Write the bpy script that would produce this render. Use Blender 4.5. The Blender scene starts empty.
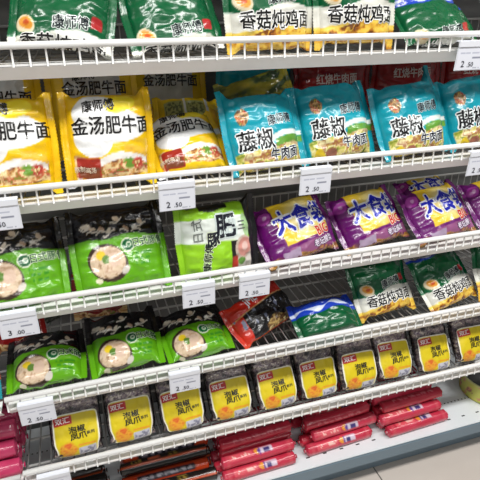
import bpy, bmesh, math, random
import numpy as np
from mathutils import Matrix, Vector, Euler

C = bpy.context.scene.collection
R = math.radians
# ------------------------------------------------------------------ camera
F = 513.2
CAMROWS = np.array([[0.95263004, -0.30408205, -0.00548798],
                    [-0.1313855, -0.39519719, -0.90915182],
                    [0.27428791, 0.86680637, -0.41642869]])
CAMPOS = np.array([0, -.88, 1.246])
cam = bpy.data.cameras.new('camera')
cam.sensor_width = 36
cam.lens = 36 * F / 480
co = bpy.data.objects.new('camera', cam)
C.objects.link(co)
r, d, f = [Vector(v) for v in CAMROWS]
co.matrix_world = Matrix(((r.x, -d.x, -f.x, CAMPOS[0]), (r.y, -d.y, -f.y, CAMPOS[1]), (r.z, -d.z, -f.z, CAMPOS[2]), (0, 0, 0, 1)))
cam.clip_start = .02
bpy.context.scene.camera = co

RAIL = [1.1929, 0.9709, 0.7583, 0.5503, 0.3523]      # height of the front rod of each wire shelf
GAP = .0295
FLOOR = [z - GAP + .0026 for z in RAIL]
DECK = .1397
XL, XR = -.203, 1.32                                   # the shelving bay
DEPTH = .36

# ------------------------------------------------------------------ helpers
def lin(c):
    c = np.asarray(c, float) / 255.
    return np.where(c <= .04045, c / 12.92, ((c + .055) / 1.055) ** 2.4)

def tag(o, label=None, cat=None, group=None, kind=None):
    if label: o['label'] = label
    if cat: o['category'] = cat
    if group: o['group'] = group
    if kind: o['kind'] = kind
    return o

def empty(name, label=None, cat=None, group=None):
    o = bpy.data.objects.new(name, None)
    o.empty_display_size = .03
    C.objects.link(o)
    return tag(o, label, cat, group)

def link(name, me, parent=None):
    o = bpy.data.objects.new(name, me)
    C.objects.link(o)
    if parent: o.parent = parent
    return o

def copy_tree(o, parent=None):
    c = o.copy()
    C.objects.link(c)
    if parent: c.parent = parent
    for ch in list(o.children):
        copy_tree(ch, c)
    return c

def mat(name, col=None, rough=.5, metal=0., attr=None, bump=0., bscale=60., coat=0., spec=.5, noise=0., nscale=8.):
    m = bpy.data.materials.new(name)
    m.use_nodes = True
    nt = m.node_tree
    b = nt.nodes['Principled BSDF']
    b.inputs['Roughness'].default_value = rough
    b.inputs['Metallic'].default_value = metal
    b.inputs['Coat Weight'].default_value = coat
    b.inputs['Coat Roughness'].default_value = .12
    b.inputs['Specular IOR Level'].default_value = spec
    tc = nt.nodes.new('ShaderNodeTexCoord')
    if attr:
        a = nt.nodes.new('ShaderNodeAttribute')
        a.attribute_name = attr
        nt.links.new(a.outputs['Color'], b.inputs['Base Color'])
    else:
        l = lin(col)
        if noise:
            n = nt.nodes.new('ShaderNodeTexNoise')
            n.inputs['Scale'].default_value = nscale
            n.inputs['Detail'].default_value = 5
            nt.links.new(tc.outputs['Object'], n.inputs['Vector'])
            rp = nt.nodes.new('ShaderNodeValToRGB')
            rp.color_ramp.elements[0].position = .3
            rp.color_ramp.elements[1].position = .7
            rp.color_ramp.elements[0].color = (*(l * (1 - noise)), 1)
            rp.color_ramp.elements[1].color = (*np.minimum(l * (1 + noise), 1), 1)
            nt.links.new(n.outputs['Fac'], rp.inputs['Fac'])
            nt.links.new(rp.outputs['Color'], b.inputs['Base Color'])
        else:
            b.inputs['Base Color'].default_value = (*l, 1)
    if bump:
        n = nt.nodes.new('ShaderNodeTexNoise')
        n.inputs['Scale'].default_value = bscale
        n.inputs['Detail'].default_value = 3
        nt.links.new(tc.outputs['Object'], n.inputs['Vector'])
        bp = nt.nodes.new('ShaderNodeBump')
        bp.inputs['Strength'].default_value = bump
        bp.inputs['Distance'].default_value = .004
        nt.links.new(n.outputs['Fac'], bp.inputs['Height'])
        nt.links.new(bp.outputs['Normal'], b.inputs['Normal'])
    return m

M = {}
M['film'] = mat('printed_film', attr='print', rough=.24, bump=.4, bscale=55, coat=.3)
M['matte_film'] = mat('printed_matte_film', attr='print', rough=.36, bump=.3, bscale=60, coat=.1)
M['casing'] = mat('sausage_casing', attr='print', rough=.24, bump=.25, bscale=45, coat=.35)
M['contents'] = mat('pack_contents', attr='print', rough=.4, bump=.9, bscale=110)
M['paper'] = mat('printed_paper', attr='print', rough=.45)
M['white_wire'] = mat('white_coated_wire', (232, 232, 230), rough=.32, noise=.04, nscale=20)
M['shaded_wire'] = mat('shaded_white_wire', (176, 176, 174), rough=.4, noise=.08, nscale=20)  # same white wire inside the shelves, their shade put into the colour
M['strip'] = mat('price_strip_plastic', (240, 240, 241), rough=.4, noise=.04, nscale=15)
M['holder'] = mat('tag_plastic', (228, 231, 238), rough=.3)
M['back'] = mat('back_panel_paint', (104, 105, 104), rough=.5, noise=.1, nscale=6)
M['deck'] = mat('deck_paint', (222, 227, 230), rough=.35, noise=.04, nscale=5)
M['kick'] = mat('kick_paint', (110, 128, 140), rough=.35, noise=.06, nscale=7)
M['hole'] = mat('punched_hole', (25, 25, 26), rough=.8)
M['metal'] = mat('aluminium_clip', (190, 190, 192), rough=.3, metal=1.)
M['dark'] = mat('tub_inside', (22, 21, 18), rough=.6, noise=.2, nscale=30)

def clear_film():
    m = bpy.data.materials.new('clear_film')
    m.use_nodes = True
    nt = m.node_tree
    nt.nodes.remove(nt.nodes['Principled BSDF'])
    out = nt.nodes['Material Output']
    tr = nt.nodes.new('ShaderNodeBsdfTransparent')
    tr.inputs[0].default_value = (.93, .93, .94, 1)
    gl = nt.nodes.new('ShaderNodeBsdfGlossy')
    gl.inputs['Roughness'].default_value = .16
    lw = nt.nodes.new('ShaderNodeLayerWeight')
    lw.inputs['Blend'].default_value = .25
    n = nt.nodes.new('ShaderNodeTexNoise')
    n.inputs['Scale'].default_value = 60
    tc = nt.nodes.new('ShaderNodeTexCoord')
    bp = nt.nodes.new('ShaderNodeBump')
    bp.inputs['Strength'].default_value = .6
    bp.inputs['Distance'].default_value = .004
    nt.links.new(tc.outputs['Object'], n.inputs['Vector'])
    nt.links.new(n.outputs['Fac'], bp.inputs['Height'])
    nt.links.new(bp.outputs['Normal'], gl.inputs['Normal'])
    nt.links.new(bp.outputs['Normal'], lw.inputs['Normal'])
    mx = nt.nodes.new('ShaderNodeMixShader')
    nt.links.new(lw.outputs['Fresnel'], mx.inputs[0])
    nt.links.new(tr.outputs[0], mx.inputs[1])
    nt.links.new(gl.outputs[0], mx.inputs[2])
    nt.links.new(mx.outputs[0], out.inputs['Surface'])
    return m
M['clear'] = clear_film()

# ------------------------------------------------------------------ numpy noise
def _h(ix, iy, seed):
    n = (ix * 374761393 + iy * 668265263 + seed * 1442695041) & 0xffffffff
    n = ((n ^ (n >> 13)) * 1274126177) & 0xffffffff
    return ((n ^ (n >> 16)) & 0xffff) / 65535.
def vnoise(x, y, seed=0):
    x = np.asarray(x, float); y = np.asarray(y, float)
    xi = np.floor(x).astype(np.int64); yi = np.floor(y).astype(np.int64)
    fx = x - xi; fy = y - yi
    fx = fx * fx * (3 - 2 * fx); fy = fy * fy * (3 - 2 * fy)
    a = _h(xi, yi, seed); b = _h(xi + 1, yi, seed); c = _h(xi, yi + 1, seed); e = _h(xi + 1, yi + 1, seed)
    return (a * (1 - fx) + b * fx) * (1 - fy) + (c * (1 - fx) + e * fx) * fy
def fbm(x, y, seed=0, o=3):
    t = 0; a = .5; n = 0
    for i in range(o):
        t = t + a * vnoise(x, y, seed + i * 17); n += a; x = x * 2.03; y = y * 2.03; a *= .5
    return t / n

# ------------------------------------------------------------------ painting (print colours as functions of cm on the pack)
class Paint:
    def __init__(s, X, Y, base):
        s.X, s.Y = X, Y
        s.c = np.ones(X.shape + (3,)) * np.array(base, float)
    def mix(s, mask, col):
        m = np.clip(mask, 0, 1)[..., None]
        s.c = s.c * (1 - m) + np.asarray(col, float) * m
        return s
    def step(s, d, w=.12):                      # 1 where d<0
        return np.clip(.5 - d / w, 0, 1)
    def ell(s, cx, cy, rx, ry, col, rot=0, w=.12):
        a = R(rot); x = (s.X - cx) * math.cos(a) + (s.Y - cy) * math.sin(a); y = -(s.X - cx) * math.sin(a) + (s.Y - cy) * math.cos(a)
        q = np.sqrt((x / rx) ** 2 + (y / ry) ** 2)
        return s.mix(s.step((q - 1) * min(rx, ry), w), col)
    def box(s, cx, cy, hx, hy, col, rot=0, rad=.3, w=.12):
        a = R(rot); x = (s.X - cx) * math.cos(a) + (s.Y - cy) * math.sin(a); y = -(s.X - cx) * math.sin(a) + (s.Y - cy) * math.cos(a)
        qx = np.abs(x) - hx + rad; qy = np.abs(y) - hy + rad
        dd = np.hypot(np.maximum(qx, 0), np.maximum(qy, 0)) + np.minimum(np.maximum(qx, qy), 0) - rad
        return s.mix(s.step(dd, w), col)
    def below(s, curve, col, w=.12):
        return s.mix(s.step(s.Y - curve, w), col)
    def above(s, curve, col, w=.12):
        return s.mix(s.step(curve - s.Y, w), col)
    def food(s, pal, seed, sc=1.0):
        n = fbm(s.X * sc + 3 * fbm(s.X * .5, s.Y * .5, seed + 5), s.Y * sc * 1.4, seed, 3)
        n = np.clip((n - .22) / .56, 0, .999) * (len(pal) - 1)
        i = n.astype(int); t = (n - i)[..., None]
        p = np.array(pal, float)
        return p[i] * (1 - t) + p[np.minimum(i + 1, len(pal) - 1)] * t

NOODLE = [(120, 70, 35), (196, 140, 80), (226, 196, 140), (236, 214, 160), (190, 90, 60), (120, 140, 50)]
CHICK = [(90, 45, 15), (170, 105, 30), (222, 176, 60), (236, 204, 90), (200, 140, 40), (120, 70, 25)]
PEPPER = [(60, 90, 30), (150, 160, 50), (222, 206, 120), (232, 224, 170), (150, 90, 60), (200, 190, 80)]

def p_yellow(X, Y):
    p = Paint(X, Y, (240, 198, 16))
    p.mix(.5 * fbm(X * .4, Y * .4, 3), (226, 170, 10))
    food = p.food(NOODLE, 11, .9)
    m = p.step(Y - (-2.4 + .35 * np.sin(X * .5))) * p.step(np.abs(X) - 7.4)
    p.mix(m, food)
    sw = -2.6 - .045 * (X - 1) ** 2 + .12 * X
    p.mix(p.step(np.abs(Y - sw) - .55) * p.step(np.abs(X) - 7.2), (236, 232, 226))
    p.mix(p.step(np.abs(Y - sw - 1.0) - .6) * p.step(2.5 - X) * p.step(np.abs(X) - 7.2), (240, 190, 60))
    p.below(-6.3 + .2 * np.sin(X), (214, 216, 224))
    p.mix(p.step(-X - 6.2) * p.step(Y + 5.6), (238, 200, 20))
    p.ell(.4, 1.9, 7.5, 2.5, (236, 237, 236))
    p.ell(-3.2, .3, 3.8, 2.9, (236, 237, 236))
    p.ell(-2.4, 4.0, 4.6, 2.6, (234, 235, 234))
    p.ell(2.6, 5.1, 3.2, 1.3, (246, 222, 40), rot=8)
    p.box(-4.7, -4.3, 2.3, 1.7, (158, 44, 30))
    p.box(-4.7, -4.9, 2.0, .9, (120, 62, 34))
    p.mix(p.step(np.hypot((X - 3.4) / 1.2, (Y + 3.6) / .8) - 1, .5) * (vnoise(X * 2.2, Y * 2.2, 4) > .4), (104, 146, 50)).mix(p.step(np.hypot((X - 5.2) / 1.1, (Y + 3.7) / .8) - 1, .5) * (vnoise(X * 2.2, Y * 2.2, 6) > .45), (178, 62, 50))
    p.mix(p.step(6.9 - Y) * .8, (228, 182, 12))
    return p.c
T_YELLOW = [('金汤肥牛面', .7, 2.0, 2.55, 0, (22, 20, 20), None, .025), ('康师傅', -1.5, 4.9, 1.7, 4, (20, 18, 18), None, .035), ('熬制高汤', -4.7, -4.4, .85, 0, (232, 214, 190), None, .02)]

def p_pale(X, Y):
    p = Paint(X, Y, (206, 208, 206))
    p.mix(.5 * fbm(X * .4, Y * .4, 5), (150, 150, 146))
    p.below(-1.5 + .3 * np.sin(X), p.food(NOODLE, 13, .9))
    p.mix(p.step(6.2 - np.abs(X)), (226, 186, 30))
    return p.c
T_PALE = [('金汤肥牛面', .4, 3.9, 2.3, 0, (22, 20, 20), None, .03), ('康师傅', -1.5, 6.0, 1.4, 4, (40, 38, 38), None, .035)]
def p_teal(X, Y):
    Y = Y + .9
    p = Paint(X, Y, (14, 158, 176))
    p.mix(.45 * fbm(X * .35, Y * .35, 8), (10, 138, 160))
    food = p.food(PEPPER, 21, .8)
    p.mix(p.step(Y - (-1.9 + .10 * X)) * p.step(np.abs(X) - 8.0), food)
    sw = .1 - .03 * (X - 6) ** 2
    p.mix(p.step(np.abs(Y - sw) - .45) * p.step(-X), (226, 232, 226))
    p.mix(p.step(np.abs(Y - sw + 1.1) - .6) * p.step(1.5 - X), (96, 150, 50))
    p.ell(-6.0, -5.4, 1.2, 1.3, (216, 186, 40)).ell(-3.2, -5.0, 1.5, 1.0, (148, 92, 72))
    g = p.food([(170, 40, 30), (220, 180, 120), (90, 60, 40), (230, 200, 60)], 5, 1.6)
    p.mix(p.step((np.hypot(X + 5.2, (Y - 3.4) * 1.1) - 1.45) + .5 * (fbm(X * 1.5, Y * 1.5, 2) - .5)), g)
    return p.c
T_TEAL = [('藤椒', -2.6, -1.6, 3.3, 0, (16, 16, 18), (236, 240, 240), .03), ('牛肉面', 2.9, -4.2, 1.9, 0, (22, 26, 40), (230, 234, 236), .03), ('康师傅', 3.0, 1.4, 1.6, 4, (10, 26, 40), (200, 226, 230), .03)]

def p_green(X, Y, vo=0., bl0=6.6):
    Y = Y - vo
    p = Paint(X, Y, (3, 92, 50))
    p.mix(.5 * fbm(X * .4, Y * .4, 13), (2, 66, 38))
    top = .7 + .06 * (X + 1) + .5 * np.sin(X * .45 + .5)
    p.below(top, (222, 222, 212))
    food = p.food(CHICK, 31, .55)
    bt = -2.3 + .7 * np.sin(X * .33 + 1)
    p.mix(p.step(Y - bt), food)
    p.mix(p.step(np.abs(Y - bt) - .25), (238, 208, 90))
    p.ell(-6.2, 1.6, 1.9, 1.25, (228, 214, 180), rot=-20).ell(-6.1, 1.75, 1.4, .8, (222, 150, 50), rot=-20).ell(-6, 1.7, .6, .35, (200, 84, 30))
    p.box(6.3, 2.7, 1.0, .8, (170, 40, 40))
    Y = Y + vo; p.Y = Y
    bl = bl0 + .3 * np.sin(X * .5)
    p.above(bl, (28, 62, 178))
    p.mix(p.step(np.abs(Y - bl - 1.0 - .2 * np.sin(X * .8)) - .3 + .25 * np.sin(X * .9 + 1)), (206, 216, 236))  # pale highlight streak along the blue foil, painted into the print
    return p.c
T_GREEN = [('香菇炖鸡面', .6, -1.0, 2.5, 0, (20, 20, 18), (240, 240, 236), .03), ('康师傅', 1.6, 2.2, 1.7, 6, (10, 24, 30), (214, 226, 218), .035)]

def p_pork(X, Y):
    p = Paint(X, Y, (100, 172, 22))
    p.mix(.5 * fbm(X * .4, Y * .4, 17), (84, 150, 16))
    # noodle bowl
    Y = Y + 1.5; p.Y = Y
    p.ell(-2.9, -1.0, 4.3, 3.2, (62, 44, 34), rot=-14)
    q = p.food([(150, 118, 90), (206, 180, 148), (224, 202, 174), (214, 186, 160), (184, 150, 120)], 41, .9)
    m = p.step((np.hypot((X + 2.9) / 3.8, (Y + .9) / 2.7) - 1) * 2.8)
    p.mix(m, q)
    p.ell(-4.2, .4, 1.0, .75, (228, 196, 40)).ell(-3.2, -.4, .9, .7, (92, 130, 50)).ell(-1.4, -.6, 1.3, 1.1, (214, 186, 164), rot=20)
    p.ell(-5.4, -3.8, .8, .5, (226, 220, 190)).ell(.6, -2.6, 1.0, .6, (214, 206, 196), rot=30)
    Y = Y - 1.5; p.Y = Y
    p.ell(1.9, 0, 1.5, 1.15, (232, 240, 216)).ell(1.9, 0, 1.25, .92, (18, 96, 50)).ell(2.1, .05, .6, .45, (226, 236, 210)).ell(2.1, .05, .35, .2, (18, 96, 50))
    for k in range(3):
        p.mix(p.step(np.abs(Y + 1.6 + .9 * k) - .22) * p.step(np.abs(X - 4.6) - 2.2 + .3 * k) * (vnoise(X * 2.6, Y * .1, 4 + k) > .35), (60, 140, 30))
    # black top with pale mushrooms and sprouts
    ed = 1.7 + .25 * np.sin(X * .6)
    p.above(ed, (18, 16, 20))
    up = p.step(ed + .2 - Y)
    rng = random.Random(5)
    for k in range(8):
        cx = -6.6 + k * 1.75 + rng.uniform(-.4, .4); cy = 3.6 + rng.uniform(-.8, 1.2)
        col = rng.choice([(226, 214, 196), (214, 194, 170), (240, 238, 232), (190, 160, 134)])
        p.ell(cx, cy, rng.uniform(.6, 1.3), rng.uniform(.3, .55), col, rot=rng.uniform(-30, 40))
        a = rng.uniform(-.35, .35)
        p.mix(p.step(np.abs((Y - cy + .5) - a * (X - cx) - .25 * np.sin(X * 2 + k)) - .16, .1) * p.step(np.abs(X - cx) - 1.4) * up, (224, 216, 204))
    return p.c
T_PORK = [('日式豚骨', 5.6, .3, 1.45, 3, (16, 84, 42), (222, 238, 200), .03)]

def p_purple(X, Y):
    p = Paint(X, Y, (112, 16, 108))
    p.mix(.6 * fbm(X * .35, Y * .35, 23), (78, 10, 92))
    p.ell(-7.4, 3.4, 1.6, 1.2, (176, 60, 170)).ell(-7.2, 3.5, .5, .4, (220, 160, 214))
    inside = p.step(-5.0 - .12 * Y - X) * p.step(X - 8.7 + .1 * Y)
    lo = -2.8 + .06 * X
    p.mix(inside * p.step(lo - Y), (232, 194, 44))
    p.mix(inside * p.step(lo - Y) * np.clip(1.25 - np.hypot((X - 2.2) / 5, (Y - 1.4) / 4.2), 0, 1), (240, 234, 214))
    p.mix(inside * p.step(6.3 - Y), (226, 180, 40))
    p.mix(p.step(Y - lo + .6) * p.step(lo - 2.8 - Y) * inside, (146, 84, 128))
    p.mix(p.step(Y + 5.0 + .3 * np.sin(X)), p.food([(110, 70, 30), (186, 140, 70), (90, 30, 80), (200, 160, 110)], 51, .8))
    p.mix(p.step(np.abs(Y + 4.5 - .1 * X) - .9) * p.step(np.abs(X + 4) - 2.5) * (vnoise(X * 1.2, Y * 1.6, 9) > .45), (170, 150, 176))
    return p.c
T_PURPLE = [('大食袋', 1.7, 1.4, 4.3, 2, (26, 36, 178), (240, 240, 244), .05), ('BIG', 5.4, -1.8, 1.8, 6, (206, 58, 40), (244, 226, 210), .05), ('老坛酸菜', 4.8, -4.0, 1.3, 4, (226, 214, 230), (50, 20, 60), .03)]

def p_white_green(X, Y):
    p = Paint(X, Y, (150, 208, 34))
    p.mix(.4 * fbm(X * .4, Y * .4, 27), (132, 190, 26))
    p.mix(p.step(np.abs(Y - 2.1 + .03 * X) - 2.15) * p.step(X - 6.0), (226, 234, 226))
    p.mix(p.step(5.6 + .25 * np.sin(X) - Y) * p.step(np.abs(X + 1) - 3.4), (20, 20, 18))
    p.mix(p.step(2.4 - X) * p.step(Y + .1 + .05 * X), (26, 22, 22))
    p.mix(p.step(3.6 - X) * p.step(Y + .5), (214, 206, 196))
    p.ell(5.6, -1.9, 2.3, 2.3, (206, 186, 170)).ell(5.8, -1.8, 1.8, 1.8, (216, 150, 138)).ell(5.9, -1.7, .8, .8, (224, 190, 180))
    p.ell(5.0, -4.4, 1.0, .7, (96, 140, 60)).box(3.2, -4.7, .8, 1.6, (186, 56, 40))
    p.mix(p.step(7.2 - .12 * Y - X), (20, 20, 22))
    p.ell(6.4, 2.2, .9, 2.2, (170, 206, 150), rot=10)
    return p.c
T_WHITE = [('肥', 1.2, 2.6, 4.0, 0, (16, 20, 34), (206, 218, 216), .06), ('豚', -1.6, .6, 2.5, 0, (16, 20, 34), (226, 236, 210), .06), ('康师傅', -3.0, -2.6, 1.6, 78, (18, 30, 26), (214, 232, 190), .04),
           ('日式', -4.6, 2.4, 2.0, 90, (120, 126, 122), None, .02), ('三', 4.6, 2.3, 1.7, 0, (96, 100, 100), None, .03)]

def p_redblack(X, Y):
    p = Paint(X, Y, (20, 17, 19))
    p.above(1.5 + .05 * X, (206, 40, 24))
    p.mix(p.step(X + 6.4 - .1 * Y), (196, 44, 26))
    p.mix(p.step(np.abs(Y - 1.5 - .05 * X) - .13), (226, 170, 110))
    p.mix(p.step(Y + 2.2 - .5 * np.sin(X * .8)) * p.step(-1.8 - X) * p.step(X - 7.5), p.food([(120, 90, 50), (206, 176, 110), (70, 40, 20), (226, 206, 150)], 61, .8))
    p.mix((vnoise(X * 1.6, Y * .9, 6) > .74) * p.step(np.abs(Y + .2) - 1.4), (120, 126, 150))
    p.below(-4.2, (200, 60, 30))
    return p.c
T_REDB = [('JML', -1.6, 3.0, 1.6, 4, (236, 236, 240), None, .05)]

def p_red(X, Y):
    p = Paint(X, Y, (150, 22, 20))
    p.mix(.7 * fbm(X * .3, Y * .3, 29), (96, 12, 16))
    p.below(-3.4 + .4 * np.sin(X), p.food(NOODLE, 71, .7))
    return p.c
T_RED = [('红烧牛肉面', 0, 3.9, 2.0, 0, (190, 176, 170), None, .03)]

def p_yback(X, Y):
    p = Paint(X, Y, (240, 202, 20))
    for cx in (-3.9, 1.6):
        p.box(cx, .3, 2.4, 4.6, (170, 172, 96), rad=.2)
        p.mix(p.step(np.abs(X - cx) - 2.1) * p.step(np.abs(Y - .3) - 4.2) * (vnoise(X * 3, Y * 2.6, 3) > .52), (104, 110, 60))
    p.mix(p.step(np.abs(X + 1.1) - .3), (232, 232, 224)).mix(p.step(np.abs(X - 4.6) - .4), (232, 232, 226))
    p.box(6.3, 0, .9, 3.5, (226, 170, 20))
    return p.c
def p_olive(X, Y):
    p = Paint(X, Y, (120, 122, 36))
    n = fbm(X * .35, Y * .8, 37)
    p.mix((n - .35) * 2.2, (176, 156, 40)).mix((.45 - n) * 4, (40, 62, 36))
    p.mix(p.step(np.abs(Y - 1.5 - .3 * X) - .5), (60, 80, 40))
    return p.c
def p_orange(X, Y):
    p = Paint(X, Y, (222, 96, 30))
    p.above(1.0, (206, 216, 232)).above(3.2, (40, 84, 170)).below(-4, (30, 140, 150))
    return p.c
def p_darkgreen(X, Y):
    p = Paint(X, Y, (30, 44, 22))
    p.mix((vnoise(X * .9, Y * .9, 12) > .6), (66, 90, 40))
    p.ell(1.5, 1, 1.8, 1.5, (190, 196, 190)).ell(1.5, 1.1, 1.5, 1.2, (26, 34, 24))
    return p.c
def p_mush(X, Y):
    p = Paint(X, Y, (96, 88, 92))
    p.c = p.food([(30, 24, 28), (84, 70, 76), (150, 138, 126), (66, 46, 66), (196, 186, 168), (60, 48, 44)], 81, .95)
    return p.c

# ------------------------------------------------------------------ lettering
_tc = {}
def text_tris(body, off):
    k = (body, off)
    if k in _tc: return _tc[k]
    c = bpy.data.curves.new('lettering', 'FONT')
    c.body = body; c.size = 1; c.offset = off; c.align_x = 'CENTER'; c.resolution_u = 2
    o = bpy.data.objects.new('lettering', c)
    C.objects.link(o)
    dg = bpy.context.evaluated_depsgraph_get()
    me = bpy.data.meshes.new_from_object(o.evaluated_get(dg))
    bm = bmesh.new(); bm.from_mesh(me)
    x0 = min(v.co.x for v in bm.verts); x1 = max(v.co.x for v in bm.verts)
    n = int((x1 - x0) / .33)
    for i in range(1, n + 1):
        bmesh.ops.bisect_plane(bm, geom=bm.verts[:] + bm.edges[:] + bm.faces[:], plane_co=(x0 + i * (x1 - x0) / (n + 1), 0, 0), plane_no=(1, 0, 0))
    for y in (.1, .4, .7):
        bmesh.ops.bisect_plane(bm, geom=bm.verts[:] + bm.edges[:] + bm.faces[:], plane_co=(0, y, 0), plane_no=(0, 1, 0))
    bmesh.ops.triangulate(bm, faces=bm.faces)
    bm.verts.index_update()
    V = np.array([v.co[:2] for v in bm.verts]); T = np.array([[v.index for v in fc.verts] for fc in bm.faces])
    # make all face +z
    a = V[T[:, 1]] - V[T[:, 0]]; b = V[T[:, 2]] - V[T[:, 0]]
    neg = (a[:, 0] * b[:, 1] - a[:, 1] * b[:, 0]) < 0
    T[neg] = T[neg][:, ::-1]
    bm.free()
    bpy.data.objects.remove(o); bpy.data.curves.remove(c); bpy.data.meshes.remove(me)
    V = V - np.array([0, .36])
    V /= .92 if ord(body[0]) > 255 else .72
    _tc[k] = (V, T)
    return _tc[k]

def lettering(texts, surf, base_off=.0006):
    """texts: (body, x cm, y cm, height cm, rotation, colour, outline, weight); surf(X,Y,off)->positions"""
    out = []
    for body, cx, cy, h, rot, col, outl, wt in texts:
        jobs = [(wt * .8, 4, col, base_off + .0005)]
        if outl is not None: jobs.insert(0, (wt + .06, 8, outl, base_off))
        V, T = text_tris(body, 0.)
        a = R(rot)
        for off, k, cc, lift in jobs:
            for i in range(k):
                t = 2 * math.pi * (i + .5) / k
                x = (V[:, 0] + off * math.cos(t)) * h; y = (V[:, 1] + off * math.sin(t)) * h
                X = cx + x * math.cos(a) - y * math.sin(a); Y = cy + x * math.sin(a) + y * math.cos(a)
                out.append((surf(X, Y, lift + i * .00002), T, np.ones((len(V), 3)) * np.array(cc, float)))
    return out

def make_mesh(name, pieces, material, smooth=True):
    """pieces: list of (verts Nx3, faces MxK, colours Nx3 in sRGB 0-255 or None)"""
    V = np.concatenate([p[0] for p in pieces]); off = 0
    loops = []; sizes = []
    for p in pieces:
        Fc = np.asarray(p[1]) + off
        loops.append(Fc.ravel()); sizes.append(np.full(len(Fc), Fc.shape[1])); off += len(p[0])
    loops = np.concatenate(loops); sizes = np.concatenate(sizes)
    me = bpy.data.meshes.new(name)
    me.vertices.add(len(V)); me.vertices.foreach_set('co', V.astype(np.float32).ravel())
    me.loops.add(len(loops)); me.loops.foreach_set('vertex_index', loops.astype(np.int32))
    me.polygons.add(len(sizes)); me.polygons.foreach_set('loop_start', (np.cumsum(sizes) - sizes).astype(np.int32))
    if pieces[0][2] is not None:
        cl = lin(np.concatenate([p[2] for p in pieces]))
        at = me.color_attributes.new('print', 'FLOAT_COLOR', 'POINT')
        at.data.foreach_set('color', np.concatenate([cl, np.ones((len(cl), 1))], 1).astype(np.float32).ravel())
    me.update(calc_edges=True)
    me.validate()
    me.polygons.foreach_set('use_smooth', np.full(len(me.polygons), smooth))
    me.materials.append(M[material])
    return me

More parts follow.
